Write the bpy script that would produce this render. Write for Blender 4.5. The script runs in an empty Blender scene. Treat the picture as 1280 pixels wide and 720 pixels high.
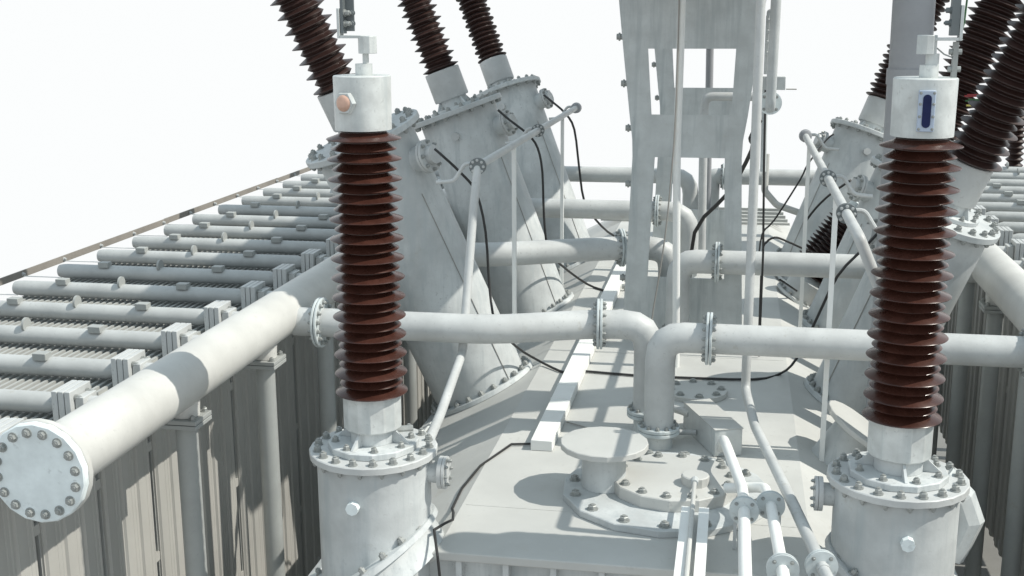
import bpy, math, random
from mathutils import Vector, Matrix
random.seed(7)
PI = math.pi
C = bpy.context.scene.collection
V = Vector

# ------------------------------------------------------------------ materials
def mat(name, col, rough=.5, mottle=.12, scale=3.0, metal=0.0, bump=.0, speck=0.0, stain=0.0, fine=60.0, streak=0.0):
    m = bpy.data.materials.new(name); m.use_nodes = True
    nt = m.node_tree; b = nt.nodes['Principled BSDF']
    b.inputs['Roughness'].default_value = rough; b.inputs['Metallic'].default_value = metal
    tc = nt.nodes.new('ShaderNodeTexCoord')
    def noise(s, det, rg=.6):
        n = nt.nodes.new('ShaderNodeTexNoise'); n.inputs['Scale'].default_value = s
        n.inputs['Detail'].default_value = det; n.inputs['Roughness'].default_value = rg
        nt.links.new(tc.outputs['Object'], n.inputs['Vector']); return n
    def mult(a, fac, lo, hi, col2):
        r = nt.nodes.new('ShaderNodeMapRange'); r.inputs['From Min'].default_value = lo; r.inputs['From Max'].default_value = hi
        nt.links.new(fac, r.inputs['Value'])
        x = nt.nodes.new('ShaderNodeMix'); x.data_type = 'RGBA'
        nt.links.new(r.outputs[0], x.inputs['Factor'])
        if isinstance(a, tuple): x.inputs['A'].default_value = (*a, 1)
        else: nt.links.new(a, x.inputs['A'])
        x.inputs['B'].default_value = (*col2, 1); return x.outputs['Result']
    n1 = noise(scale, 6)
    d = tuple(max(0, c*(1-mottle)) for c in col); l = tuple(min(1, c*(1+mottle*.7)) for c in col)
    c = mult(d, n1.outputs['Fac'], .35, .65, l)
    if stain:
        n2 = noise(scale*2.7, 8, .75)
        c = mult(c, n2.outputs['Fac'], .60, .78, tuple(x*(1-stain)*w for x, w in zip(col, (1, .95, .86))))
    if speck:
        n3 = noise(fine, 3)
        c = mult(c, n3.outputs['Fac'], .62, .70, tuple(x*(1-speck) for x in col))
    if streak:
        mp = nt.nodes.new('ShaderNodeMapping'); mp.inputs['Scale'].default_value = (14, 14, 1.1)
        nt.links.new(tc.outputs['Object'], mp.inputs['Vector'])
        n5 = nt.nodes.new('ShaderNodeTexNoise'); n5.inputs['Scale'].default_value = 1.0; n5.inputs['Detail'].default_value = 7; n5.inputs['Roughness'].default_value = .65
        nt.links.new(mp.outputs[0], n5.inputs['Vector'])
        c = mult(c, n5.outputs['Fac'], .50, .72, tuple(x*(1-streak)*w for x, w in zip(col, (.96, 1, 1.02))))
    nt.links.new(c, b.inputs['Base Color'])
    rr = nt.nodes.new('ShaderNodeMapRange'); rr.inputs['To Min'].default_value = max(.05, rough-.1); rr.inputs['To Max'].default_value = min(1, rough+.15)
    nt.links.new(n1.outputs['Fac'], rr.inputs['Value']); nt.links.new(rr.outputs[0], b.inputs['Roughness'])
    if bump:
        n4 = noise(fine*.7, 4); bp = nt.nodes.new('ShaderNodeBump'); bp.inputs['Strength'].default_value = bump
        bp.inputs['Distance'].default_value = .01
        nt.links.new(n4.outputs['Fac'], bp.inputs['Height']); nt.links.new(bp.outputs['Normal'], b.inputs['Normal'])
    return m

M_paint = mat('grey_paint', (.52, .545, .545), .55, .20, 2.5, bump=.14, speck=.14, stain=.26, fine=45, streak=.20)
M_cover = mat('cover_paint', (.50, .505, .485), .6, .12, 1.0, bump=.08, speck=.08, stain=.20, fine=30)
M_pipe = mat('pipe_paint', (.50, .515, .51), .45, .12, 4.0, bump=.12, speck=.14, stain=.24, fine=40)
M_head = mat('header_paint', (.54, .54, .515), .45, .10, 3.0, bump=.06, speck=.08, stain=.18, fine=35)
M_white = mat('white_paint', (.78, .79, .77), .5, .05, 4.0, speck=.05, stain=.06)
M_radpipe = mat('radiator_pipe_paint', (.43, .445, .44), .45, .12, 4.0, bump=.10, speck=.12, stain=.22, fine=40)
M_disc = mat('pale_zinc', (.72, .78, .785), .5, .10, 9.0, bump=.08, speck=.16, stain=.22, fine=25)
M_flange = mat('flange_zinc', (.52, .565, .57), .5, .14, 9.0, bump=.1, speck=.2, stain=.3, fine=25)
M_cap = mat('galvanised', (.56, .585, .575), .42, .16, 9.0, metal=.1, bump=.15, speck=.16, stain=.34, fine=38, streak=.18)
M_bolt = mat('bolt_steel', (.33, .345, .335), .45, .15, 20, metal=.3)
M_plate = mat('brushed_plate', (.53, .56, .56), .55, .12, 6.0, bump=.15, speck=.10, stain=.18, fine=50, streak=.25)
M_rad = mat('radiator_paint', (.40, .395, .37), .6, .06, 1.5, stain=.08)
M_down = mat('down_pipe_paint', (.34, .355, .345), .5, .08, 4.0, speck=.08, stain=.12)
M_fin = mat('radiator_fin', (.40, .41, .395), .6, .08, 5.0)
M_post = mat('post_grey', (.30, .31, .325), .5, .08, 5.0, speck=.08)
M_bar = mat('dark_bar', (.16, .18, .185), .5, .10, 6.0, metal=.3)
M_rail = mat('rail_grey', (.26, .24, .215), .6, .12, 3.0, stain=.15)
M_black = mat('black_rubber', (.022, .022, .022), .5, .1, 8)
M_wire = mat('grey_wire', (.30, .29, .27), .5, .1, 8)
M_brown = mat('brown_porcelain', (.054, .0205, .0145), .24, .30, 9.0, speck=.25, stain=.3)
M_brown.node_tree.nodes['Principled BSDF'].inputs['Specular IOR Level'].default_value = .42
M_brown2 = mat('dark_brown_porcelain', (.036, .018, .015), .38, .22, 6.0)
M_lens = mat('amber_lens', (.60, .38, .29), .12, .2, 14)
M_blue = mat('dark_blue_glass', (.015, .022, .08), .08, .2, 10)
M_blue.node_tree.nodes['Principled BSDF'].inputs['Specular IOR Level'].default_value = .12
M_sight = mat('sight_frame', (.42, .49, .60), .4, .06, 10)
M_red = mat('red_band', (.25, .02, .025), .4); M_green = mat('green_band', (.02, .10, .03), .4); M_yel = mat('yellow_band', (.55, .48, .12), .4)
M_ground = mat('pad_concrete', (.20, .20, .19), .85, .15, .8, bump=.2, speck=.15, stain=.15)

# ------------------------------------------------------------------ mesh builder
class MB:
    def __init__(s): s.v = []; s.f = []
    def add(s, vs, fs):
        o = len(s.v); s.v += [V(x) for x in vs]; s.f += [tuple(i+o for i in f) for f in fs]; return s
    def box(s, c, size, mtx=None):
        x, y, z = [q/2 for q in size]; P = [V((i*x, j*y, k*z)) for i in (-1, 1) for j in (-1, 1) for k in (-1, 1)]
        if mtx is not None: P = [mtx @ p for p in P]
        return s.add([p+V(c) for p in P], [(0, 1, 3, 2), (4, 6, 7, 5), (0, 4, 5, 1), (2, 3, 7, 6), (0, 2, 6, 4), (1, 5, 7, 3)])
    def box2(s, a, b):
        return s.box([(p+q)/2 for p, q in zip(a, b)], [abs(q-p) for p, q in zip(a, b)])
    def lathe(s, base, axis, prof, n=32, rot=0.0):
        """prof: list of (distance along axis, radius)"""
        base = V(base); w = V(axis).normalized()
        ref = V((0, 0, 1)) if abs(w.z) < .9 else V((1, 0, 0))
        if abs(w.z) >= .7: ref = V((1, 0, 0))
        u = (ref - w*ref.dot(w)).normalized(); t = w.cross(u)
        vs = []; fs = []
        for d, r in prof:
            for k in range(n):
                a = 2*PI*k/n + rot; vs.append(base + w*d + (u*math.cos(a)+t*math.sin(a))*max(r, 1e-5))
        m = len(prof)
        for i in range(m-1):
            for k in range(n):
                k2 = (k+1) % n; fs.append((i*n+k, i*n+k2, (i+1)*n+k2, (i+1)*n+k))
        fs.append(tuple(range(n))[::-1]); fs.append(tuple((m-1)*n+k for k in range(n)))
        return s.add(vs, fs)
    def cyl(s, a, b, r, r2=None, n=24, rot=0.0, bev=0.0):
        a = V(a); b = V(b); L = (b-a).length; r2 = r if r2 is None else r2
        if bev: prof = [(0, r-bev), (bev, r), (L-bev, r2), (L, r2-bev)]
        else: prof = [(0, r), (L, r2)]
        return s.lathe(a, b-a, prof, n, rot)
    def tube(s, pts, r, n=16, bend=None, seg=4):
        pts = [V(p) for p in pts]
        if bend:
            q = [pts[0]]
            for i in range(1, len(pts)-1):
                p0, p1, p2 = pts[i-1], pts[i], pts[i+1]
                bd = min(bend, (p1-p0).length*.48, (p2-p1).length*.48)
                a = p1+(p0-p1).normalized()*bd; b = p1+(p2-p1).normalized()*bd
                for k in range(seg+1):
                    t = k/seg; q.append(a*(1-t)**2 + p1*2*t*(1-t) + b*t*t)
            q.append(pts[-1]); pts = q
        T = []
        for i in range(len(pts)):
            a = (pts[i]-pts[i-1]).normalized() if i else None
            b = (pts[i+1]-pts[i]).normalized() if i < len(pts)-1 else None
            T.append((a, b))
        vs = []; fs = []
        t0 = T[0][1]; ref = V((0, 0, 1)) if abs(t0.z) < .9 else V((1, 0, 0))
        u = (ref-t0*ref.dot(t0)).normalized(); prev = t0
        for i, (a, b) in enumerate(T):
            d = (a+b).normalized() if a and b else (a or b)
            if a: 
                qn = prev.rotation_difference(b or a); 
            # section plane normal = d, built from incoming frame
            inc = a or b
            if i: u = (prev.rotation_difference(inc) @ u)
            prev = inc; w = inc.cross(u)
            for k in range(n):
                an = 2*PI*k/n; p = (u*math.cos(an)+w*math.sin(an))*r
                # project along incoming direction on to the mitre plane
                p = p - inc*(p.dot(d)/max(.3, inc.dot(d)))
                vs.append(pts[i]+p)
        m = len(pts)
        for i in range(m-1):
            for k in range(n):
                k2 = (k+1) % n; fs.append((i*n+k, i*n+k2, (i+1)*n+k2, (i+1)*n+k))
        fs.append(tuple(range(n))[::-1]); fs.append(tuple((m-1)*n+k for k in range(n)))
        return s.add(vs, fs)
    def prism(s, poly, off):
        """poly: planar 3-D outline, off: extrusion vector"""
        n = len(poly); off = V(off); P = [V(p) for p in poly]
        return s.add(P+[p+off for p in P], [tuple(range(n))[::-1], tuple(range(n, 2*n))]+[(i, (i+1) % n, n+(i+1) % n, n+i) for i in range(n)])
    def build(s, name, m, parent=None, smooth=35, bevel=0.0):
        o0 = ORG.get(parent, V((0, 0, 0))) if parent else V((0, 0, 0))
        me = bpy.data.meshes.new(name); me.from_pydata([p-o0 for p in s.v], [], s.f)
        me.materials.append(m); me.validate()
        import bmesh
        bm = bmesh.new(); bm.from_mesh(me); bmesh.ops.recalc_face_normals(bm, faces=bm.faces); bm.to_mesh(me); bm.free()
        o = bpy.data.objects.new(name, me); C.objects.link(o)
        if smooth:
            for p in me.polygons: p.use_smooth = True
            me.set_sharp_from_angle(angle=math.radians(smooth))
        if bevel:
            b = o.modifiers.new('bevel', 'BEVEL'); b.width = bevel; b.segments = 2; b.limit_method = 'ANGLE'; b.angle_limit = math.radians(50)
        if parent: o.parent = parent
        ORG[o] = o0
        return o
ORG = {}

def thing(name, label, cat, loc=(0, 0, 0), group=None):
    o = bpy.data.objects.new(name, None); C.objects.link(o); o.location = loc; o.empty_display_size = .1
    o['label'] = label; o['category'] = cat
    if group: o['group'] = group
    ORG[o] = V(loc); return o
def tag(o, label, cat, group=None):
    o['label'] = label; o['category'] = cat
    if group: o['group'] = group
    return o
def solo(mb, name, label, cat, m, group=None, loc=None, **k):
    """a thing that is a single mesh, its origin at loc"""
    if loc is None: loc = mb.v[0].copy()
    loc = V(loc); mb.v = [p-loc for p in mb.v]
    o = mb.build(name, m, **k); o.location = loc; return tag(o, label, cat, group)

# bolt meshes (hex head on washer + protruding stud), z up, shared between copies
def bolt_mesh(r, h):
    mb = MB(); mb.cyl((0, 0, -.002), (0, 0, h*.18), r*1.35, n=12); mb.lathe((0, 0, h*.18), (0, 0, 1), [(0, r), (h*.62, r), (h*.72, r*.86)], 6)
    mb.cyl((0, 0, h*.85), (0, 0, h*1.12), r*.5, n=8)
    me = bpy.data.meshes.new('bolt'); me.from_pydata(mb.v, [], mb.f); me.materials.append(M_bolt)
    import bmesh
    bm = bmesh.new(); bm.from_mesh(me); bmesh.ops.recalc_face_normals(bm, faces=bm.faces); bm.to_mesh(me); bm.free()
    return me
BOLT = {}
def bolt(pos, nrm, r, h, parent, m=None):
    key = (r, h, m)
    if key not in BOLT:
        BOLT[key] = bolt_mesh(r, h)
        if m: BOLT[key].materials[0] = m
    o = bpy.data.objects.new('bolt', BOLT[key]); C.objects.link(o)
    o.parent = parent; o.location = V(pos)-ORG[parent]
    o.rotation_mode = 'QUATERNION'
    o.rotation_quaternion = V(nrm).to_track_quat('Z', 'Y') @ Matrix.Rotation(random.uniform(0, 1), 3, 'Z').to_quaternion()
    return o
def frame(w):
    w = V(w).normalized(); ref = V((1, 0, 0)) if abs(w.z) > .7 else V((0, 0, 1))
    u = (ref-w*ref.dot(w)).normalized(); return u, w.cross(u), w
def bolt_ring(c, nrm, R, n, r, h, parent, off=0.0, both=False, thick=0.0, skip=None):
    u, t, w = frame(nrm)
    for k in range(n):
        a = 2*PI*(k+off)/n
        if skip and skip(k): continue
        d = u*math.cos(a)+t*math.sin(a)
        bolt(V(c)+d*R, w, r, h, parent)
        if both: bolt(V(c)+d*R-w*thick, -w, r, h, parent)

def ordinal(i): return ['nearest', 'second', 'third', 'fourth', 'fifth', 'sixth', 'seventh', 'eighth', 'ninth', 'tenth', 'eleventh', 'twelfth', 'thirteenth', 'fourteenth', 'fifteenth', 'sixteenth', 'seventeenth', 'eighteenth', 'nineteenth', 'twentieth'][i]

# ------------------------------------------------------------------ dimensions (metres; z = 0 is the camera height)
CX = -.44; ZC = -2.46; XL = -1.305; XR = .425; AL = math.radians(27); SL = .90
Y0 = 5.06; Y1 = 15.2
def slope(sd, x):
    """cover height at x"""
    if XL <= x <= XR: return ZC
    return ZC - (XL-x if x < XL else x-XR)*math.tan(AL)

# ------------------------------------------------------------------ ground pad
g = MB().box((-.4, 9.5, -5.63), (17, 22, .3)).build('ground', M_ground); g['kind'] = 'structure'

# ------------------------------------------------------------------ tank
tank = thing('transformer_tank', 'long pale grey transformer tank with a flat cover sloping down on both sides', 'transformer tank', (CX, 10, -5.48))
dx = SL*math.cos(AL); dz = SL*math.sin(AL); t = .045
cov = MB()
prof = [(XL-dx, ZC-dz), (XL, ZC), (XR, ZC), (XR+dx, ZC-dz), (XR+dx, ZC-dz-t), (XR, ZC-t), (XL, ZC-t), (XL-dx, ZC-dz-t)]
cov.prism([(x, Y0, z) for x, z in prof], (0, Y1-Y0, 0))
cover = cov.build('cover', M_cover, tank, smooth=20, bevel=.006)
fw = MB(); bx0, bx1 = XL-dx+.06, XR+dx-.06
fw.prism([(x, Y0+.10, z) for x, z in ((bx0, -5.4), (bx0, ZC-dz-t-.002+.04), (XL, ZC-t-.003), (XR, ZC-t-.003), (bx1, ZC-dz-t-.002+.04), (bx1, -5.4))], (0, Y1-Y0-.2, 0))
fw.build('shell', M_paint, tank, smooth=20)
for i in range(8):
    x = -1.22+i*.225
    MB().box2((x, Y0+.03, -5.3), (x+.03, Y0+.098, ZC-t-.004)).build('stiffener', M_paint, tank, bevel=.003)
for y in (5.62, 8.55, 11.6):   # raised weld seams across the cover
    MB().box2((XL+.02, y, ZC-.001), (XR-.02, y+.006, ZC+.0016)).build('weld_seam', M_cover, tank)
for sd in (-1, 1):      # long edge strips of the slopes
    sx = CX+sd*(.865+dx-.05); zz = ZC-dz+.05*math.tan(AL)
    mb = MB(); mtx = Matrix.Rotation(sd*AL, 3, 'Y')
    mb.box((sx, (Y0+Y1)/2, zz+.012), (.07, Y1-Y0-.02, .016), mtx).build('edge_strip', M_paint, tank, bevel=.003)
for k in range(5):      # stepped far end of the cover
    MB().box2((XL-.25+.02*k, Y1-.9+.14*k, ZC+.0), (XR+.25-.02*k, Y1-.86+.14*k, ZC+.03+.02*k)).build('end_rib', M_cover, tank, bevel=.003)

# cable duct on the cover
duct = thing('cable_duct', 'long straight white box-section cable duct lying along the left of the tank cover', 'cable duct', (-1.03, 9, ZC))
MB().box2((-1.09, 6.45, ZC+.001), (-.965, 9.98, ZC+.063)).build('duct_body', M_white, duct, bevel=.003)
MB().box2((-1.09, 9.985, ZC+.001), (-.965, 13.6, ZC+.063)).build('duct_body', M_white, duct, bevel=.003)
for y in (7.22, 7.52, 8.9, 9.5, 11.2):
    MB().box2((-1.0912, y, ZC+.002), (-.9638, y+.02, ZC+.0645)).build('joint_strap', M_white, duct)
for y in (8.9, 9.6, 10.6, 11.6):
    MB().cyl((-.955, y, ZC+.04), (-.90, y, ZC+.04), .022, n=10).cyl((-.925, y, ZC), (-.925, y, ZC+.06), .012, n=8).build('conduit_nipple', M_bolt, duct)

# ------------------------------------------------------------------ porcelain bushings
def sheds(base, axis, z0, z1, core, R1, R2, pitch, n=40, saw=False):
    L = z1-z0; k = max(1, round(L/pitch)); p = L/k; prof = [(z0, core)]
    for i in range(k):
        R = R1 if i % 2 == 0 else R2; b = z0+i*p
        prof += [(b+p*.03, core), (b+p*.22, R-.003), (b+p*.29, R), (b+p*.36, R-.003), (b+p*.76, core*1.12), (b+p*.97, core)] if saw else [(b+p*.04, core), (b+p*.46, R-.001), (b+p*.50, R), (b+p*.54, R-.001), (b+p*.96, core)]
    prof += [(z1, core)]
    return MB().lathe(base, axis, prof, n)

def gusset(c, d, r0, r1, z0, z1, w, thick=.012):
    """upright triangular web leaning on a neck; d radial, w axis"""
    d = V(d); w = V(w); c = V(c); s = w.cross(d).normalized()*thick/2
    tri = [c+d*r0+w*z0, c+d*r1+w*z0, c+d*(r0+.015)+w*z1, c+d*r0+w*z1]
    return MB().prism([p-s for p in tri], s*2)

def near_bushing(x, y, side):
    left = side < 0
    zf = -2.0
    # vertical turret
    lab = 'left' if left else 'right'
    T = thing('bushing_turret', 'upright grey cylindrical turret with a wide bolted flange at the %s front of the tank' % lab, 'bushing turret', (x, y, slope(0, x)), 'upright turrets at the front of the tank')
    zb = slope(0, x)-.16
    MB().cyl((x, y, zb), (x, y, zf-.036), .268, n=48).build('drum', M_paint, T)
    # flange on the slope
    ux = V((math.cos(AL), 0, -side*math.sin(AL))) ; nz = V((side*math.sin(AL+.12), 0, math.cos(AL+.12)))
    bc = V((x, y, slope(0, x)))+nz*.003
    MB().lathe(bc-nz*.06, nz, [(0, .36), (.12, .36)], 40).build('base_collar', M_paint, T)
    bc = bc+nz*.06
    fl = MB().lathe(bc, nz, [(0, .395), (.026, .395), (.03, .388)], 40).build('base_flange', M_paint, T)
    bolt_ring(bc+nz*.03, nz, .36, 20, .016, .028, fl)
    top = MB().lathe((x, y, zf-.036), (0, 0, 1), [(0, .296), (.004, .303), (.032, .303), (.036, .298)], 22).build('top_flange', M_pipe, T, smooth=20)
    bolt_ring((x, y, zf), (0, 0, 1), .265, 18, .0165, .028, top, .3)
    bolt_ring((x, y, zf-.036), (0, 0, -1), .285, 18, .0105, .02, top, .3)
    kn = MB().cyl((x-.02*side*0+.02*side, y-.262, -2.2), (x+.02*side, y-.30, -2.2), .03, n=8).build('plug', M_disc, T, smooth=20)
    # side nozzle with blank flange, on the inner side
    s = -side; nb = MB()
    nb.cyl((x+s*.25, y+.02, -2.12), (x+s*.315, y+.02, -2.12), .052, n=24).build('nozzle', M_paint, T)
    nf = MB().cyl((x+s*.315, y+.02, -2.12), (x+s*.335, y+.02, -2.12), .078, n=24).cyl((x+s*.337, y+.02, -2.12), (x+s*.35, y+.02, -2.12), .078, n=24).build('nozzle_flange', M_pipe, T)
    bolt_ring((x+s*.35, y+.02, -2.12), (s, 0, 0), .06, 8, .008, .014, nf)
    # the bushing itself
    B = thing('bushing', 'upright brown ribbed porcelain bushing with %s, front %s' % (('a round amber lens in its cap', 'left') if left else ('a narrow blue sight glass in its cap', 'right')), 'bushing', (x, y, zf), 'upright bushings')
    oc = MB().lathe((x, y, zf+.002), (0, 0, 1), [(0, .215), (.026, .215), (.03, .21)], 12, PI/12).build('mounting_plate', M_paint, B, smooth=15)
    bolt_ring((x, y, zf+.032), (0, 0, 1), .178, 8, .0145, .024, oc, .4)
    MB().cyl((x, y, zf+.033), (x, y, -1.89), .105, n=32).build('neck', M_paint, B)
    for a in ((-106 if left else -86), -10, 80, 170):
        d = V((math.cos(math.radians(a)), math.sin(math.radians(a)), 0))
        gusset((x, y, 0), d, .10, .185, zf+.033, -1.905, (0, 0, 1)).build('gusset', M_paint, B, smooth=0)
    MB().lathe((x, y, -1.903), (0, 0, 1), [(0, .128), (.008, .137), (.168, .137), (.175, .134), (.175, .125), (.15, .118)], 14).build('collar', M_cap, B, smooth=20)
    MB().cyl((x+.07, y+.13*1, -1.965), (x+.15, y+.16, -1.965), .022, n=10).build('tap_cover', M_bolt, B)
    sheds((x, y, 0), (0, 0, 1), -1.738, -.515, .102, .168, .146, .0445, 48, True).build('porcelain', M_brown, B, smooth=28)
    MB().lathe((x, y, -.508), (0, 0, 1), [(0, .118), (.002, .126), (.236, .128), (.24, .124)], 40).build('cap', M_cap, B)
    ztop = -.268
    MB().cyl((x+.01, y, ztop), (x+.01, y, ztop+.05), .038, n=24).build('terminal_base', M_cap, B)
    MB().cyl((x+.02, y, ztop+.05), (x+.02, y, ztop+.096), .014 if left else .027, n=16).build('stem', M_cap, B)
    bx = x+.03 if left else x-.005
    blk = MB().cyl((bx, y, ztop+.094), (bx, y, ztop+.17), .041, n=10, rot=.2).build('terminal_block', M_cap, B, smooth=20, bevel=.002)
    if left:
        cn = V((-.30, -.955, 0)); c = V((x, y, -.382))+cn*.122
        lens = MB().lathe(c, cn, [(0, .052), (.018, .052), (.024, .047), (.024, .036)], 6, PI/6).build('hex_ring', M_cap, B, smooth=10)
        MB().lathe(c+cn*.01, cn, [(0, .036), (.016, .036), (.022, .03), (.025, .018)], 24).build('lens', M_lens, B)
        # L bracket and flat bar rising out of view
        MB().box2((bx-.115, y-.03, -.108), (bx-.02, y+.03, -.096)).box2((bx-.128, y-.03, -.108), (bx-.116, y+.03, .02)).build('bracket', M_cap, B, bevel=.001)
        bar = MB().box2((bx-.113, y-.025, -.088), (bx-.10, y+.025, .70)).box2((bx-.10, y+.012, -.078), (bx-.062, y+.022, .70)).build('busbar', M_bar, B)
        for z in (.0, -.045): bolt((bx-.0985, y-.008, z), (1, -.2, 0), .012, .03, bar, M_bolt)
        for z in (.0, -.045): bolt((bx-.070, y+.011, z), (.2, -1, 0), .011, .022, bar, M_bar)
    else:
        cn = V((-.03, -1, 0)).normalized(); c = V((x-.008, y-.126, -.395))
        fr = MB()
        fr.box(c, (.066, .022, .165)).build('sight_glass_frame', M_sight, B, bevel=.003)
        sg = MB(); pts = []
        for k in range(12):
            a = PI*k/11; pts.append((c.x+.0165*math.cos(a), c.y-.0145, c.z+.05+.0165*math.sin(a)))
        for k in range(12):
            a = PI+PI*k/11; pts.append((c.x+.0165*math.cos(a), c.y-.0145, c.z-.05+.0165*math.sin(a)))
        sg.prism(pts, (0, .01, 0)).build('sight_glass', M_blue, B)
        f2 = [o for o in B.children if o.name.startswith('sight_glass_frame')][0]
        for sx in (-.026, .026):
            for z in (-.072, -.022, .028, .072): bolt((c.x+sx, c.y-.011, c.z+z), (0, -1, 0), .0045, .006, f2)
        MB().box2((bx+.02, y-.03, -.12), (bx+.118, y+.03, -.108)).box2((bx+.119, y-.03, -.12), (bx+.131, y+.03, .02)).build('bracket', M_cap, B, bevel=.001)
        bar = MB().box2((bx+.085, y-.025, -.10), (bx+.117, y+.025, .70)).build('busbar', M_bar, B)
        for z in (.0, -.05): bolt((bx+.083, y-.005, z), (-1, 0, 0), .011, .022, bar, M_bar)
        MB().box2((bx+.105, y+.0, -.27), (bx+.125, y+.03, -.125)).cyl((bx+.09, y+.015, -.165), (bx+.14, y+.015, -.165), .012, n=8).cyl((bx+.09, y+.015, -.235), (bx+.14, y+.015, -.235), .012, n=8).build('test_link', M_bolt, B)
        MB().tube([(bx+.04, y, -.15), (bx+.07, y, -.175), (bx+.11, y+.01, -.19)], .003, 6).build('jumper_wire', M_bolt, B)
        MB().tube([(bx+.145, y, .70), (bx+.142, y, .04), (bx+.138, y, -.05), (bx+.125, y, -.10)], .004, 6).build('earth_wire', M_green, B)
    return T, B
near_bushing(-1.63, 5.18, -1)
near_bushing(.762, 5.22, 1)

# ------------------------------------------------------------------ inclined turrets with their bushings
def inclined(name, sd, Y, X, th, lean, r, t, rf, collar_r, shed_r, shed_r2, pitch, alt, desc, bdesc, M_p, nozzle=True):
    th = math.radians(th); w = V((sd*math.sin(th), lean, math.cos(th))).normalized()
    a = V((X, Y, -2.7))
    # where the axis meets the slope
    nz = V((sd*math.sin(AL), 0, math.cos(AL)))
    p0 = V((XL if sd < 0 else XR, 0, ZC)); s = (p0-a).dot(nz)/w.dot(nz); base = a+w*s
    T = thing('inclined_turret', desc, 'bushing turret', base, 'inclined turrets')
    top = a+w*t
    MB().cyl(base-w*.25, top-w*.04, r, n=56).build('drum', M_paint, T)
    fl = MB().lathe(base+nz*.003, nz, [(0, r*1.19), (.03, r*1.19), (.035, r*1.17)], 44).build('base_flange', M_paint, T)
    bolt_ring(base+nz*.038, nz, r*1.10, 24, .018, .03, fl)
    # thin strap following the drum down its front side
    u = (V((0, -1, 0))-w*w.dot(V((0, -1, 0)))).normalized(); v = w.cross(u)
    dd = (u*.6 + (v if (v.x*-sd) > 0 else -v)*.8).normalized()
    MB().tube([base+dd*(r+.004)+w*.05, base+dd*(r+.004)+w*1.0, base+dd*(r+.004)+w*(t-.5)], .0028, 6).build('weld_seam', M_wire, T)
    tf = MB().lathe(top-w*.045, w, [(0, rf-.005), (.005, rf), (.040, rf), (.045, rf-.006)], 40).build('top_flange', M_paint, T)
    bolt_ring(top, w, rf*.88, 20, .019, .032, tf, .2)
    bolt_ring(top-w*.045, -w, rf*.93, 20, .017, .026, tf, .2)
    # lifting knob on the front
    k0 = top-w*.22+u*(r-.005)
    MB().cyl(k0, k0+u*.045, .035, n=14).build('plug', M_pipe, T)
    k1 = top-w*.16+(u*.4-(v if (v.x*-sd) > 0 else -v)*.9).normalized()*(r-.005)
    # nozzle on the inner side
    if nozzle:
        d = (V((-sd, 0, 0))-w*w.dot(V((-sd, 0, 0)))).normalized()
        d = (d*.96+u*.28).normalized()
        n0 = top-w*.27+d*(r-.03)
        MB().cyl(n0, n0+d*.10, .085, n=28).build('nozzle', M_paint, T)
        nf = MB().cyl(n0+d*.10, n0+d*.118, .112, n=28).cyl(n0+d*.122, n0+d*.14, .112, n=28).build('nozzle_flange', M_pipe, T)
        bolt_ring(n0+d*.14, d, .094, 8, .011, .022, nf)
        MB().cyl(n0+d*.141, n0+d*.18, .065, n=24).build('gauge_body', M_pipe, T)
    # bushing
    B = thing('inclined_bushing', bdesc, 'bushing', top, 'inclined bushings')
    mp = MB().lathe(top+w*.002, w, [(0, collar_r*1.45), (.024, collar_r*1.45)], 24).build('mounting_plate', M_paint, B)
    bolt_ring(top+w*.026, w, collar_r*1.28, 10, .014, .026, mp)
    MB().cyl(top+w*.027, top+w*.10, collar_r*.82, n=32).build('neck', M_paint, B)
    for q in range(4):
        an = PI/4+q*PI/2; d = (u*math.cos(an)+v*math.sin(an))
        gusset(top, d, collar_r*.8, collar_r*1.2, .027, .095, w).build('gusset', M_paint, B, smooth=0)
    MB().lathe(top+w*.095, w, [(0, collar_r*.96), (.01, collar_r), (.255, collar_r), (.26, collar_r*.97)], 36).build('collar', M_pipe, B)
    Lp = 3.0
    sheds(top, w, .352, .352+Lp, shed_r*.64, shed_r, shed_r2, pitch, 36).build('porcelain', M_p, B, smooth=28)
    MB().lathe(top+w*(.352+Lp), w, [(0, collar_r*.9), (.24, collar_r*.9), (.28, collar_r*.6)], 32).build('cap', M_cap, B)
    MB().cyl(top+w*(.632+Lp), top+w*(.85+Lp), .03, n=16).build('terminal_stud', M_cap, B)
    return T

G = 'of the left row, brown porcelain against the sky'
inclined('a', -1, 8.2, -1.73, 21.7, -.18, .345, 2.07, .415, .155, .170, .135, .053, True,
 'nearest inclined grey turret of the left row, behind the front left bushing', 'inclined brown porcelain bushing of the left row, nearest one, cut by the top frame', M_brown2)
inclined('b', -1, 10.4, -1.72, 20.5, 0, .345, 2.0, .415, .155, .165, .135, .052, True,
 'middle inclined grey turret of the left row, tallest against the sky', 'inclined brown porcelain bushing of the left row, the middle one', M_brown2)
inclined('c', -1, 12.6, -1.73, 21.9, .18, .345, 2.05, .415, .155, .165, .145, .052, True,
 'farthest inclined grey turret of the left row, partly behind the middle one', 'inclined dark brown porcelain bushing of the left row, farthest one', M_brown2)
inclined('d', 1, 8.2, .84, 19.2, -.18, .30, 1.56, .35, .138, .180, .153, .052, False,
 'nearest inclined grey turret of the right row, hidden partly by the front right bushing', 'inclined dark brown porcelain bushing of the right row, lowest and nearest the right edge', M_brown2)
inclined('e', 1, 10.2, .93, 21.2, 0, .32, 1.5, .385, .165, .205, .175, .054, False,
 'middle inclined grey turret of the right row', 'inclined dark brown porcelain bushing of the right row, rising behind the sight glass cap', M_brown2)
inclined('f', 1, 12.6, .79, 21.4, .18, .345, 1.6, .41, .165, .20, .175, .052, False,
 'farthest inclined grey turret of the right row, its top flange clear against the sky', 'inclined dark brown porcelain bushing of the right row, farthest one behind the grey post', M_brown2)

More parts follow.
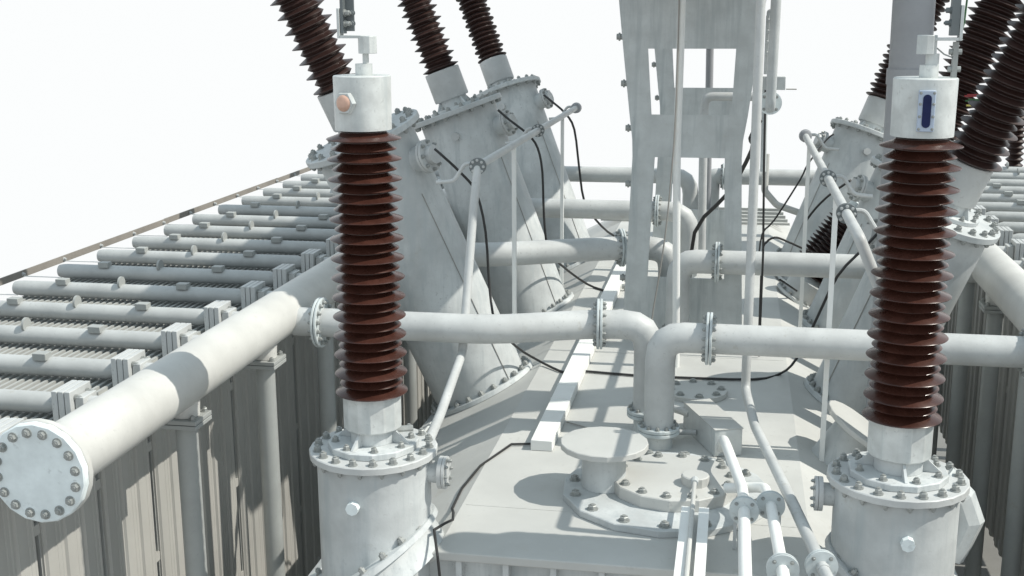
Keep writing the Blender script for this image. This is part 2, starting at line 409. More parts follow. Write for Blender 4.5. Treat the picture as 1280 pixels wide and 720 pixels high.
# ------------------------------------------------------------------ radiator banks
RP = .549
def ribbed_panel(x, sd, y0, y1, z0, z1):
    """inner face panel: broad vertical ribs with fine grooves; sd = which way it faces"""
    mb = MB(); W = y1-y0; prof = []
    nb = 3
    for i in range(nb):
        a = y0+W*i/nb; w = W/nb
        for f, d in ((0, 0), (.05, 0), (.09, .014), (.42, .014), (.47, .003), (.60, .003), (.62, .0), (.68, .0), (.70, .003), (.80, .003), (.82, .0), (.88, .0), (.90, .003), (.96, .003), (.99, 0)):
            prof.append((a+w*f, d))
    prof.append((y1, 0))
    vs = []; fs = []
    for y, d in prof: vs += [(x+sd*d, y, z0), (x+sd*d, y, z1)]
    for i in range(len(prof)-1): fs.append((2*i, 2*i+1, 2*i+3, 2*i+2))
    mb.add(vs, fs)
    xb = x-sd*.012
    mb.add([(xb, y0, z0), (xb, y0, z1), (xb, y1, z1), (xb, y1, z0), (x, y0, z0), (x, y0, z1), (x, y1, z1), (x, y1, z0)], [(0, 1, 2, 3), (0, 4, 5, 1), (3, 2, 6, 7), (1, 5, 6, 2), (0, 3, 7, 4)])
    return mb
PZ = -1.78
def radiator(sd, y, idx, first):
    """sd -1 = left bank. Origin at the inner end of its top pipe."""
    xi = -3.06 if sd < 0 else 2.19; xo = xi+sd*1.64
    side = 'left' if sd < 0 else 'right'
    R = thing('radiator', '%s radiator counted from the camera in the %s bank, finned and pale grey' % (ordinal(idx), side), 'radiator', (xi, y, PZ), 'finned radiators beside the tank')
    if first is None:
        MB().lathe((xi, y, PZ), (sd, 0, 0), [(0, .030), (.03, .043), (.06, .051), (1.57, .051), (1.60, .049), (1.63, .043)], 20).build('top_pipe', M_radpipe, R, smooth=40)
        fp = MB(); n = 36
        for i in range(n):
            x = xi+sd*(.03+i*(1.60/n)); fp.box((x, y, -3.03), (.017, RP-.04, 2.38))
        fp.build('fin_pack', M_fin, R, smooth=0)
        ribbed_panel(xi+sd*.01, -sd, y-RP/2+.026, y+RP/2-.026, -4.22, -1.86).build('inner_panel', M_rad, R, smooth=0)
        for z in (-2.30, -2.95, -3.6):
            MB().box((xi+sd*.03, y+RP/2, z), (.03, .05, .05)).build('spacer', M_rad, R)
        MB().cyl((xi, y, -4.16), (xi+sd*1.6, y, -4.16), .05, n=16).build('bottom_pipe', M_pipe, R)
        for q in (.42, 1.27):
            MB().box((xi+sd*q, y-.02, PZ+.060), (.075, .06, .038)).build('lug_block', M_down, R, bevel=.003)
        ey = MB()
        ey.lathe((xi+sd*.86-.008, y-.005, PZ+.062), (1, 0, 0), [(0, .042), (.014, .042)], 20).build('lifting_eye', M_down, R)
        # square butterfly valve between radiator and header
        v = thing('valve', '', '') if 0 else None
        for k in range(3):
            a = xi-sd*(.004+k*.033)
            MB().box((a-sd*.015, y, PZ+.0), (.029, .185, .175)).build('valve_plate', M_pipe, R, bevel=.003)
        MB().box((xi-sd*.125, y, PZ-.01), (.045, .12, .13)).build('valve_neck', M_pipe, R, bevel=.004)
        nk = MB().cyl((xi-sd*.145, y, PZ), (xi-sd*.30, y, PZ), .045, n=16).build('connecting_stub', M_pipe, R)
        for yy in (-.05, .05):
            for zz in (-.05, .05): bolt((xi-sd*.103, y+yy, PZ+zz), (-sd, 0, 0), .011, .03, nk)
        # rail bracket at the outer end
        MB().box((xo+sd*.15, y, PZ-.05), (.34, .006, .006)).build('rail_bracket', M_white, R)
    else:
        for ch in first.children:
            c = ch.copy(); C.objects.link(c); c.parent = R
            for g_ in ch.children:
                d = g_.copy(); C.objects.link(d); d.parent = c
    return R
for sd, ys in ((-1, [4.36+RP*k for k in range(19)]), (1, [4.49+RP*k for k in range(19)])):
    first = None
    for i, y in enumerate(ys):
        r_ = radiator(sd, y, i, first)
        if first is None: first = r_
    # tie rail along the outer ends
    xr = -5.0 if sd < 0 else 4.16
    zr = -1.815
    rl = thing('tie_rail', 'thin brownish grey flat steel rail along the outer ends of the %s radiators' % ('left' if sd < 0 else 'right'), 'rail', (xr, 4, zr))
    segs = [(3.9, 7.2), (7.2, 9.9), (9.9, 12.6), (12.6, 14.8)]
    for i, (a, b) in enumerate(segs):
        MB().box2((xr-.006+(.008 if i % 2 else 0), a, zr-.025), (xr+.004+(.008 if i % 2 else 0), b+(.06 if i < 3 else 0), zr+.025)).build('rail_bar', M_rail, rl)
    for y in ys:
        bolt((xr+(.012 if sd < 0 else -.008), y, zr), (-sd, 0, 0), .011, .02, rl, M_pipe)

# ------------------------------------------------------------------ headers (large collecting pipes)
def header(sd):
    x = -2.65 if sd < 0 else 1.80; z = -1.76; r = .138
    y0 = 4.06
    H = thing('header_pipe', 'thick pale pipe along the left radiator bank, ending in a big bolted disc' if sd < 0 else 'thick pale pipe running along the inner side of the right radiator bank', 'header pipe', (x, y0, z), 'thick collecting pipes')
    MB().cyl((x, y0+.001, z), (x, 14.6, z), r, n=40).build('pipe', M_head, H)
    MB().lathe((x, y0-.0, z), (0, 1, 0), [(0, .206), (.004, .21), (.028, .21), (.03, .207)], 24).build('flange_ring', M_head, H, smooth=20)
    fl = MB().lathe((x, y0-.032, z), (0, 1, 0), [(0, .202), (.006, .208), (.03, .208)], 18).build('end_disc', M_disc, H, smooth=20)
    bolt_ring((x, y0-.032, z), (0, -1, 0), .170, 16, .0155, .018, fl, .35)
    for k in range(10):
        y = (5.33 if sd < 0 else 8.45-3*1.045)+1.045*k
        if y > 14.4: break
        MB().cyl((x, y, z-.11), (x, y, -1.955), .075, .07, n=24).build('branch', M_head, H)
        pf = MB().box((x, y, -1.968), (.19, .19, .022)).box((x, y, -1.993), (.19, .19, .022))  .build('branch_flange', M_down, H, bevel=.003)
        for a in (-.07, .07):
            for b in (-.07, .07): bolt((x+a, y+b, -1.957), (0, 0, 1), .013, .022, pf)
        MB().cyl((x, y, -2.0), (x, y, -5.3), .055, n=24).build('down_pipe', M_down, H)
    # tee stubs to the cross pipes
    return H
HL = header(-1); HR = header(1)

def ring_flange(c, d, R, parent, n=14, m=None, name='flange'):
    """pair of discs with bolts, d = pipe direction"""
    c = V(c); d = V(d).normalized()
    f = MB().lathe(c-d*.017, d, [(0, R-.003), (.003, R), (.012, R), (.015, R-.003)], 28).lathe(c+d*.002, d, [(0, R-.003), (.003, R), (.012, R), (.015, R-.003)], 28).build(name, m or M_flange, parent)
    bolt_ring(c+d*.017, d, R*.82, n, .0115, .02, f)
    bolt_ring(c-d*.017, -d, R*.82, n, .0115, .02, f)
    return f

def cross_pipe(name, pts, r, label, flanges, base=None, bend=.17, R=.150):
    P = thing('cross_pipe', label, 'pipe', pts[-1], 'oil pipes crossing above the cover')
    MB().tube(pts, r, 28, bend=bend, seg=4).build('pipe', M_pipe, P, smooth=30)
    for c, d in flanges: ring_flange(c, d, R, P)
    b = V(pts[-1])
    bf = MB().lathe(b-V((0, 0, .02)), (0, 0, 1), [(0, .118), (.004, .122), (.018, .122), (.021, .119)], 28).lathe(b+V((0, 0, .004)), (0, 0, 1), [(0, .119), (.003, .122), (.018, .122), (.021, .119)], 28).build('base_flange', M_flange, P)
    bolt_ring(b+V((0, 0, .025)), (0, 0, 1), .103, 12, .0105, .018, bf)
    MB().cyl((b.x, b.y, ZC-.02), (b.x, b.y, b.z-.02), r*.95, n=28).build('stub', M_paint, P)
    return P
z = -1.8; r = .086
cross_pipe('1L', [(-2.55, 6.63, z), (-1.35, 6.63, z), (-.76, 6.865, z), (-.455, 6.885, z), (-.455, 6.885, -2.34)], r, 'left half of the nearest cross pipe, crossing behind the front left bushing', [((-2.39, 6.63, z), (1, 0, 0)), ((-.745, 6.866, z), (1, .1, 0))])
cross_pipe('1R', [(1.72, 6.64, z), (-.09, 6.64, z), (-.372, 6.64, z), (-.372, 6.64, -2.355)], r, 'right half of the nearest cross pipe, bending down in front of the others', [((-.10, 6.64, z), (1, 0, 0)), ((1.605, 6.64, z), (1, 0, 0))], bend=.2)
cross_pipe('2L', [(-2.55, 8.78, z), (-1.85, 8.78, z), (-.80, 9.25, z), (-.46, 9.27, z), (-.46, 9.27, -2.34)], .092, 'left half of the second cross pipe, passing behind the slotted support plate', [((-.84, 9.25, z), (1, .3, 0))], bend=.2)
cross_pipe('2R', [(1.72, 8.80, z), (-.09, 8.80, z), (-.374, 8.80, z), (-.374, 8.80, -2.34)], .088, 'right half of the second cross pipe, in front of the slotted support plate', [((-.092, 8.80, z), (1, 0, 0))], bend=.2)
cross_pipe('3L', [(-2.55, 11.08, z), (-.9, 11.08, z), (-.385, 11.08, z), (-.385, 11.08, -2.34)], .09, 'left half of the third cross pipe, its elbow behind the support plate', [((-.68, 11.08, z), (1, 0, 0))], bend=.2)
cross_pipe('4L', [(-2.55, 13.55, z), (-.9, 13.55, z), (-.465, 13.55, z), (-.465, 13.55, -2.34)], .088, 'left half of the farthest cross pipe, seen against the sky', [], bend=.2)
cross_pipe('4R', [(1.72, 13.6, z), (-.1, 13.6, z), (-.235, 13.6, z), (-.235, 13.6, -2.34)], .09, 'right half of the farthest cross pipe, seen against the sky', [((-.10, 13.6, z), (1, 0, 0))], bend=.16)

# ------------------------------------------------------------------ slotted support plates (carry the conservator)
def support_plate(y, label):
    S = thing('support_plate', label, 'support frame', (-.34, y, ZC), 'slotted support plates')
    # outline (x, z), left side going down; built from bands so the two windows stay open
    LX = [(.16, -.875), (.08, -.867), (-.265, -.83), (-.749, -.775), (-.93, -.752), (-1.06, -.748), (-1.50, -.765), (-1.977, -.785), (-2.46, -.805)]
    RX = [(.16, .20), (.08, .188), (-.265, .145), (-.749, .09), (-.93, .062), (-1.06, .058), (-1.50, .073), (-1.977, .092), (-2.46, .112)]
    def inter(T, z):
        for (z1, x1), (z2, x2) in zip(T, T[1:]):
            if z1 >= z >= z2: return x1+(x2-x1)*(z-z1)/(z2-z1)
    W1 = ((-.265, -.648, -.012), (-.745, -.613, -.03)); W2 = ((-1.06, -.582, -.066), (-1.977, -.617, -.04))
    zs = sorted({z for z, _ in LX} | {-.745, -1.06}, reverse=True)
    mb = MB(); th = .02
    outer = [(x, y, z) for z, x in LX]+[(x, y, z) for z, x in reversed(RX)]
    # build as vertical strips: quads between outline and windows
    vs = []; fs = []
    def quad(a, b, c, d):
        mb.prism([(a[0], y, a[1]), (b[0], y, b[1]), (c[0], y, c[1]), (d[0], y, d[1])], (0, th, 0))
    # one welded polygon mesh with holes through bmesh
    import bmesh
    bm = bmesh.new()
    def loop(pts):
        v = [bm.verts.new(p) for p in pts]
        for i in range(len(v)): bm.edges.new((v[i], v[(i+1) % len(v)]))
    o0 = V((-.34, y, ZC))
    loop([V(p)-o0 for p in outer])
    for (za, xa, xb), (zb, xc, xd) in (W1, W2):
        loop([V(p)-o0 for p in ((xa, y, za), (xb, y, za), (xd, y, zb), (xc, y, zb))])
    bmesh.ops.triangle_fill(bm, use_beauty=True, edges=bm.edges[:])
    ret = bmesh.ops.extrude_face_region(bm, geom=bm.faces[:])
    for e in ret['geom']:
        if isinstance(e, bmesh.types.BMVert): e.co.y += th
    bmesh.ops.recalc_face_normals(bm, faces=bm.faces)
    me = bpy.data.meshes.new('slotted_plate'); bm.to_mesh(me); bm.free(); me.materials.append(M_plate)
    o = bpy.data.objects.new('slotted_plate', me); C.objects.link(o); o.parent = S
    # folded side flanges
    for T, s in ((LX, 1), (RX, -1)):
        for (z1, x1), (z2, x2) in zip(T, T[1:]):
            pass
        poly = [(x+s*.002, y+th, z) for z, x in T]
        mb2 = MB()
        vs = []
        for z, x in T: vs += [(x, y+th+.001, z), (x, y+.13, z), (x+s*.012, y+.13, z), (x+s*.012, y+th+.001, z)]
        n = len(T); fs = []
        for i in range(n-1):
            for k in range(4):
                k2 = (k+1) % 4; fs.append((4*i+k, 4*i+k2, 4*(i+1)+k2, 4*(i+1)+k))
        fs += [(0, 1, 2, 3), tuple(4*(n-1)+k for k in (3, 2, 1, 0))]
        mb2.add(vs, fs).build('side_flange', M_plate, S, smooth=20)
    for zz in (-.18, -.52, -.85, -1.27, -2.0):
        x = inter(LX, zz)
        MB().cyl((x-.045, y+.05, zz), (x, y+.05, zz), .022, n=10).cyl((x-.03, y+.05, zz), (x-.018, y+.05, zz), .03, n=12).build('step_stud', M_bolt, S)
    MB().box2((-.84, y-.06, ZC+.0), (.15, y-.002, ZC+.02)).build('foot', M_plate, S, bevel=.003)
    MB().box2((-.90, y-.02, .161), (.22, y+.16, .178)).build('head_plate', M_plate, S)
    return S
support_plate(9.02, 'large grey slotted steel support plate standing nearest, two windows cut through it')
support_plate(12.3, 'second grey slotted support plate, seen through the windows of the nearer one')

# ------------------------------------------------------------------ conservator on the two plates (just above the frame)
cv = thing('conservator', 'long horizontal oil conservator drum carried on the slotted plates above the view', 'oil tank', (-.34, 10.2, .14))
MB().lathe((-.34, 6.95, .93), (0, 1, 0), [(0, .55), (.06, .68), (.14, .74), (.16, .75), (7.0, .75), (7.08, .70), (7.16, .55)], 48).build('drum', M_paint, cv)
cf = MB().cyl((-.34, 6.72, .93), (-.34, 6.76, .93), .62, n=40).build('end_cover', M_paint, cv); bolt_ring((-.34, 6.72, .93), (0, -1, 0), .58, 24, .018, .03, cf)
MB().cyl((-.34, 6.761, .93), (-.34, 6.96, .93), .50, n=40).build('neck', M_paint, cv)
for y in (9.05, 12.33):
    MB().prism([(-.88, y, .180), (.20, y, .180), (.20, y, .44), (.02, y, .28), (-.16, y, .215), (-.34, y, .195), (-.52, y, .215), (-.70, y, .28), (-.88, y, .44)], (0, .12, 0)).build('saddle', M_plate, cv)

# ------------------------------------------------------------------ posts and vertical pipes
solo(MB().tube([(-.375, 8.28, .7), (-.377, 8.28, -.1), (-.384, 8.28, -.9), (-.352, 8.28, ZC)], .026, 16), 'vertical_pipe', 'slim pale upright pipe standing in front of the nearer slotted plate', 'pipe', M_white, loc=(-.352, 8.28, ZC))
# the right slim pipe that turns towards the camera on the cover
B = thing('conduit', 'long pale conduit coming down right of the slotted plate and turning forward over the cover', 'conduit', (.118, 7.0, ZC), 'slim conduits on the cover')
MB().tube([(.114, 7.0, .7), (.118, 7.0, -.75), (.118, 7.0, -2.20), (.17, 6.55, -2.27), (.33, 5.35, -2.23), (.418, 4.62, -2.2)], .027, 16, bend=.06, seg=3).build('pipe', M_pipe, B)
def conduit_flange(c, d, P, R=.066):
    c = V(c); d = V(d).normalized()
    f = MB().cyl(c-d*.012, c, R, n=28).cyl(c+d*.003, c+d*.015, R, n=28).build('flange', M_flange, P)
    bolt_ring(c+d*.015, d, R*.75, 4, .0065, .01, f, .5)
    bolt_ring(c-d*.012, -d, R*.75, 4, .0065, .01, f, .5)
dB = V((.085, -.63, .03)).normalized()
conduit_flange((.410, 4.67, -2.201), dB, B)
MB().cyl((.418, 4.62, -2.2), (.50, 4.05, -2.17), .024, n=16).build('pipe', M_pipe, B)
B2 = thing('conduit', 'leftmost of three pale conduits running forward on the cover, starting at the wedge box', 'conduit', (.03, 6.3, -2.3), 'slim conduits on the cover')
MB().tube([(-.01, 6.50, -2.395), (.0, 6.38, -2.30), (.02, 6.05, -2.225), (.10, 5.62, -2.275), (.103, 5.2, -2.20), (.105, 4.5, -2.19), (.12, 3.9, -2.19)], .027, 16, bend=.05, seg=3).build('pipe', M_white, B2)
conduit_flange((.1035, 5.18, -2.2), (0, -1, .02), B2)
B3 = thing('conduit', 'middle of three pale conduits running forward on the cover, with an elbow', 'conduit', (.17, 5.8, -2.3), 'slim conduits on the cover')
MB().tube([(.02, 5.75, -2.33), (.12, 5.70, -2.30), (.205, 5.62, -2.26), (.222, 5.3, -2.205), (.254, 4.6, -2.2), (.27, 3.95, -2.19)], .0255, 16, bend=.05, seg=3).build('pipe', M_white, B3)
conduit_flange((.2225, 5.275, -2.205), (.03, -1, .01), B3)
conduit_flange((.2545, 4.61, -2.2), (.03, -1, .01), B3)
# low bracket carrying the conduits
solo(MB().box2((.06, 5.32, ZC+.002), (.075, 5.335, -2.24)).box2((.26, 5.32, ZC+.002), (.275, 5.335, -2.24)).box2((.05, 5.315, -2.239), (.285, 5.34, -2.230)), 'conduit_bracket', 'low grey bracket under the two left conduits near the front edge', 'bracket', M_paint)

Cc = thing('gas_pipe', 'grey upright pipe ending in a round bolted flange, right of the slotted plate', 'pipe', (.232, 8.3, -.6))
MB().tube([(.238, 8.3, .7), (.235, 8.3, 0), (.228, 8.3, -.60), (.228, 8.36, -.64)], .034, 18, bend=.04, seg=3).build('pipe', M_paint, Cc)
f = MB().cyl((.228, 8.372, -.605), (.228, 8.358, -.605), .078, n=26).cyl((.228, 8.39, -.605), (.228, 8.375, -.605), .078, n=26).build('flange', M_disc, Cc)
bolt_ring((.228, 8.358, -.605), (0, -1, 0), .058, 4, .008, .01, f, .5)
MB().box2((.155, 8.40, -.52), (.325, 8.46, -.43)).build('bracket_box', M_paint, Cc, bevel=.004)
MB().cyl((.33, 8.42, -.515), (.40, 8.42, -.515), .004, n=8).build('pin', M_wire, Cc)
MB().cyl((.196, 8.5, -.42), (.196, 8.5, -.03), .017, n=12).tube([(.196, 8.5, -.03), (.196, 8.5, .0), (.235, 8.5, .0)], .014, 10, bend=.02).build('side_pipe', M_paint, Cc)
for k in range(4):
    zz = -.06-.072*k
    MB().tube([(.194, 8.48, zz), (.215, 8.46, zz-.01), (.245, 8.44, zz-.04)], .012, 8).build('loop', M_paint, Cc)
MB().cyl((.205, 9.0, -.52), (.215, 9.0, -1.15), .022, n=12).build('tail_pipe', M_plate, Cc)

post = thing('round_post', 'thick dark grey round post rising behind the front right bushing', 'post', (1.0, 7.5, slope(0, 1.0)))
MB().cyl((1.0, 7.5, slope(0, 1.0)-.1), (1.0, 7.5, -.33), .124, n=40).build('lower_tube', M_post, post)
MB().cyl((1.003, 7.5, -.335), (1.003, 7.5, -.425), .133, n=40).build('joint_ring', M_post, post)
MB().cyl((1.0, 7.5, -.33), (.995, 7.5, .9), .120, n=40).build('upper_tube', M_post, post)

solo(MB().cyl((-.30, 13.0, .6), (-.264, 13.0, -2.2), .04, n=14), 'thin_post', 'dark slim post seen through the window of the slotted plate', 'post', M_post)
solo(MB().tube([(.15, 11.5, -.775), (-.285, 11.5, -.775), (-.29, 11.5, -1.0), (-.272, 11.5, ZC)], .04, 16, bend=.08), 'bent_pipe', 'pale bent pipe behind the slotted plate, turning down from horizontal', 'pipe', M_pipe, loc=(-.272, 11.5, ZC))
solo(MB().tube([(.33, 12.8, -1.45), (.33, 12.8, -1.84), (.46, 12.8, -1.985), (.90, 12.8, -2.13)], .036, 16, bend=.03), 'breather_pipe', 'short pale oblique pipe beyond the slotted plate, beside the far right turret', 'pipe', M_head)

# ------------------------------------------------------------------ gas collecting lines with their joints and struts
BOLTP = bolt_mesh(.0065, .008); BOLTP.materials[0] = M_pipe
def gas_line(sd, x, z, joints, label, down, struts):
    L = thing('gas_line', label, 'pipe', (x, joints[0], z), 'slim gas collecting lines')
    r = .026
    MB().tube([down[-1]]+list(down[::-1][1:])+[(x, joints[0], z), (x, joints[-1], z)], r, 14, bend=.03, seg=3).build('pipe', M_pipe, L)
    for i, y in enumerate(joints):
        if i < len(joints)-1:
            f = MB().cyl((x, y-.018, z), (x, y-.003, z), .050, n=24).cyl((x, y+.003, z), (x, y+.018, z), .050, n=24).build('joint', M_bar, L)
            bolt_ring((x, y-.018, z), (0, -1, 0), .038, 8, .0065, .008, f)
            for b_ in f.children: b_.data = BOLTP
        else:
            MB().lathe((x, y-.05, z), (0, 1, 0), [(0, .03), (.01, .048), (.08, .052), (.10, .04)], 18).build('end_cap', M_post, L)
        s = sd
        MB().tube([(x, y+.05, z), (x+s*.09, y+.06, z+.01), (x+s*.16, y+.05, z-.10), (x+s*.27, y+.05, z-.11)], .012, 8, bend=.03).build('branch_tube', M_pipe, L)
    for y, zb in struts:
        MB().box2((x-.014, y-.014, zb), (x+.014, y+.014, z-.02)).build('strut', M_white, L)
    return L
gas_line(-1, -1.51, -.9, [7.04, 9.3, 11.57], 'slim left gas line with dark round joints, rising from the front left turret', [(-1.52, 6.95, -1.15), (-1.53, 6.65, -1.95), (-1.47, 5.85, -2.06), (-1.40, 5.32, -2.02)][:4], [(8.25, slope(0, -1.51)), (10.65, slope(0, -1.51))])
gas_line(1, .56, -.98, [6.1, 7.4, 9.95], 'slim right gas line with dark round joints, ending behind the front right bushing', [(.56, 5.45, -.98), (.70, 5.42, -1.3), (.72, 5.40, -2.02)], [(6.75, slope(0, .56)), (9.4, slope(0, .56))])

# ------------------------------------------------------------------ manhole, mushroom vent, box, discs
mh = thing('manhole', 'wide round bolted manhole cover on a ring plate, centre front of the tank cover', 'manhole', (-.27, 5.93, ZC))
rp = MB().lathe((-.285, 5.93, ZC+.002), (0, 0, 1), [(0, .545), (.03, .545), (.034, .54)], 15, .1).build('ring_plate', M_paint, mh, smooth=10)
bolt_ring((-.285, 5.93, ZC+.036), (0, 0, 1), .485, 15, .022, .026, rp, .35, skip=lambda k: k in ())
lid = MB().lathe((-.245, 5.95, ZC+.037), (0, 0, 1), [(0, .335), (.058, .335), (.063, .33)], 14, .2).build('lid', M_cover, mh, smooth=10)
bolt_ring((-.245, 5.95, ZC+.10), (0, 0, 1), .29, 14, .020, .022, lid, .3)
kb = MB().lathe((-.135, 5.86, ZC+.10), (0, 0, 1), [(0, .072), (.045, .072), (.05, .066)], 12).build('boss', M_cover, mh, smooth=20)

mv = thing('mushroom_vent', 'flat-topped round mushroom vent on a short grey stem, left of the manhole', 'vent', (-.61, 5.91, ZC+.036))
MB().cyl((-.61, 5.91, ZC+.037), (-.61, 5.91, -2.213), .115, n=14).build('stem', M_paint, mv, smooth=30)
MB().lathe((-.61, 5.91, -2.212), (0, 0, 1), [(0, .222), (.004, .23), (.030, .23), (.034, .226)], 18).build('cap_disc', M_cover, mv, smooth=15)

# same kind of vent on the right slope, square to it
nr = V((.57, -.03, .82)).normalized(); b0 = V((.62, 6.85, slope(0, .62)))
sv = thing('slanted_vent', 'flat-capped round vent leaning outwards on the right slope of the cover', 'vent', b0)
MB().cyl(b0-nr*.1, b0+nr*.24, .125, n=20).build('stem', M_paint, sv)
MB().lathe(b0+nr*.242, nr, [(0, .215), (.004, .222), (.028, .222), (.032, .218)], 18).build('cap_disc', M_cover, sv, smooth=15)

# elbow hood beside the right front turret
solo(MB().tube([(.95, 5.30, -2.04), (1.03, 5.28, -2.12), (1.065, 5.28, -2.21), (1.03, 5.28, -2.31), (1.0, 5.28, -2.38)], .085, 10), 'hood', 'faceted grey elbow hood sticking out right of the front right turret', 'hood', M_plate, smooth=15)

# low thermometer pocket in its channel, front centre
tp = thing('thermometer_conduit', 'thin pale rod lying in an open white channel that runs forward from the manhole boss', 'conduit', (-.13, 5.5, -2.33))
cc = MB()
for x0, x1 in ((-.185, -.125), (-.103, -.055)):
    cc.box2((x0, 4.3, -2.316), (x1, 5.43, -2.306))
cc.box2((-.185, 4.3, -2.345), (-.178, 5.43, -2.317)).box2((-.062, 4.3, -2.345), (-.055, 5.43, -2.317)).box2((-.185, 4.3, -2.353), (-.055, 5.43, -2.346))
cc.build('channel', M_white, tp)
MB().tube([(-.135, 5.78, -2.315), (-.135, 5.70, -2.305), (-.133, 5.43, -2.30), (-.13, 4.2, -2.29)], .0115, 10).build('rod', M_cover, tp)
MB().cyl((-.135, 5.80, -2.315), (-.135, 5.73, -2.308), .019, n=10).build('rod_socket', M_paint, tp)
MB().box2((-.175, 5.07, ZC), (-.065, 5.10, -2.354)).build('stand', M_paint, tp)

# wedge-shaped relay box
bxn = thing('relay_box', 'slanting grey box on the cover just right of the nearest pipe elbow', 'box', (-.07, 6.8, ZC))
P = [(-.245, 7.0), (-.09, 7.08), (.105, 6.575), (-.05, 6.52)]
MB().prism([(x, y, ZC+.002) for x, y in P], (0, 0, .155)).build('box_body', M_paint, bxn, smooth=0, bevel=.004)
MB().prism([(x, y, ZC+.158) for x, y in ((-.248, 7.0), (-.09, 7.085), (.11, 6.575), (-.05, 6.515))], (0, 0, .006)).build('box_lid', M_cover, bxn, smooth=0, bevel=.002)
MB().tube([(-.36, 7.16, -2.39), (-.27, 7.02, -2.36), (-.20, 6.93, -2.35)], .024, 14).build('inlet_pipe', M_pipe, bxn)
MB().tube([(-.36, 6.75, -2.41), (-.16, 6.78, -2.41)], .016, 10).build('inlet_pipe', M_pipe, bxn)

dk = thing('blank_disc', 'low round bolted blanking disc on the cover behind the slanting box', 'disc', (-.18, 7.72, ZC))
dd = MB().lathe((-.19, 7.66, ZC+.002), (0, 0, 1), [(0, .205), (.03, .205), (.033, .202)], 18).build('disc', M_cover, dk, smooth=10)
bolt_ring((-.19, 7.66, ZC+.035), (0, 0, 1), .165, 8, .022, .02, dd, .2)
# two small flanged hatches farther back
for i, (x, y, R, lb) in enumerate(((-.86, 8.0, .13, 'small round hatch on the cover between the cable duct and the left turrets'),)):
    pass

# small inclined low-voltage bushings on the right slope
for i, (y, lb) in enumerate(((11.45, 'farther'), (10.93, 'nearer'))):
    b0 = V((.59, y, slope(0, .59))); w = V((math.sin(.60), 0, math.cos(.60)))
    sb = thing('small_bushing', '%s of two small brown bushings leaning behind the right second cross pipe' % lb, 'bushing', b0, 'small leaning bushings')
    f = MB().lathe(b0+w*.002, w, [(0, .20), (.025, .20)], 26).build('base_flange', M_paint, sb)
    bolt_ring(b0+w*.027, w, .175, 12, .016, .026, f)
    MB().cyl(b0-w*.1, b0+w*.20, .155, n=28).build('drum', M_pipe, sb)
    MB().lathe(b0+w*.2, w, [(0, .155), (.03, .13), (.05, .11)], 28).build('shoulder', M_pipe, sb)
    sheds(b0, w, .245, .86, .09, .150, .150, .041, 30).build('porcelain', M_brown2, sb, smooth=28)
    MB().cyl(b0+w*.86, b0+w*.98, .06, n=20).build('cap', M_disc, sb)

# phase bushings at the far right
for i, (x, y, m, cn) in enumerate(((3.32, 15.3, M_red, 'red'), (3.47, 15.0, M_green, 'green'))):
    P = thing('phase_bushing', 'slim dark ribbed post insulator with a %s base band at the far right' % cn, 'insulator', (x, y, -2.1), 'far right insulators')
    MB().cyl((x, y, -2.3), (x, y, -2.07), .10, n=20).build('base_band', m, P)
    sheds((x, y, 0), (0, 0, 1), -2.07, -.3, .07, .105, .105, .07, 24).build('porcelain', M_brown2, P, smooth=28)
    MB().cyl((x, y, -5.4), (x, y, -2.31), .06, n=16).build('stand', M_post, P)
# coloured phase marks on the nearer leaning bushing's side: three small flags on a thin wire
for i, (m, cn) in enumerate(((M_red, 'red'), (M_green, 'green'), (M_yel, 'yellow'))):
    z0 = -.660-.036*i; x0 = 1.752+.010*i
    solo(MB().box2((x0, 9.96, z0), (x0+.15, 9.972, z0+.013)).box2((x0+.02, 9.958, z0+.0135), (x0+.13, 9.970, z0+.022)), 'phase_tag', 'small %s marker strip seen between the leaning bushings at the right' % cn, 'marker', m, 'phase marker strips')
# ------------------------------------------------------------------ cables
def cable(pts, r, label, m=M_black, sub=True, group='cables'):
    pts = [V(p) for p in pts]
    if sub and len(pts) > 3:        # gentle smoothing (Catmull-Rom)
        q = []
        for i in range(len(pts)-1):
            p0 = pts[max(0, i-1)]; p1 = pts[i]; p2 = pts[i+1]; p3 = pts[min(len(pts)-1, i+2)]
            for k in range(3):
                t = k/3; q.append(.5*((2*p1)+(p2-p0)*t+(2*p0-5*p1+4*p2-p3)*t*t+(3*p1-p0-3*p2+p3)*t**3))
        q.append(pts[-1]); pts = q
    return solo(MB().tube(pts, r*.8, 8), 'cable', label, 'cable', m, group, loc=pts[-1])
cz = ZC+.012
cable([(-1.90, 7.55, -.86), (-1.845, 7.52, -.897), (-1.737, 7.55, -1.005), (-1.643, 7.6, -1.14), (-1.582, 7.6, -1.403), (-1.559, 7.6, -1.778), (-1.497, 7.5, -1.99), (-1.437, 7.9, -2.257), (-1.33, 8.15, -2.42), (-1.149, 8.0, cz), (-1.09, 7.98, cz)], .011, 'black cable hanging from the nearest left turret down to the cable duct')
cable([(-.962, 8.02, cz), (-.615, 7.98, cz), (-.339, 7.98, cz), (.178, 8.02, cz), (.372, 8.19, cz), (.46, 7.9, -2.25), (.556, 7.7, -1.933), (.657, 7.5, -1.597), (.804, 7.5, -1.416), (.95, 7.55, -1.25)], .011, 'black cable crossing the cover from the duct and rising to the nearest right turret')
cable([(-1.96, 9.98, -.80), (-1.857, 9.95, -.879), (-1.692, 9.9, -.992), (-1.611, 9.9, -1.104), (-1.571, 9.9, -1.304), (-1.557, 9.9, -1.676), (-1.522, 9.9, -1.95), (-1.462, 10.2, -2.148), (-1.278, 10.65, -2.42), (-1.095, 10.52, cz)], .013, 'black cable hanging from the middle left turret behind the second cross pipe')
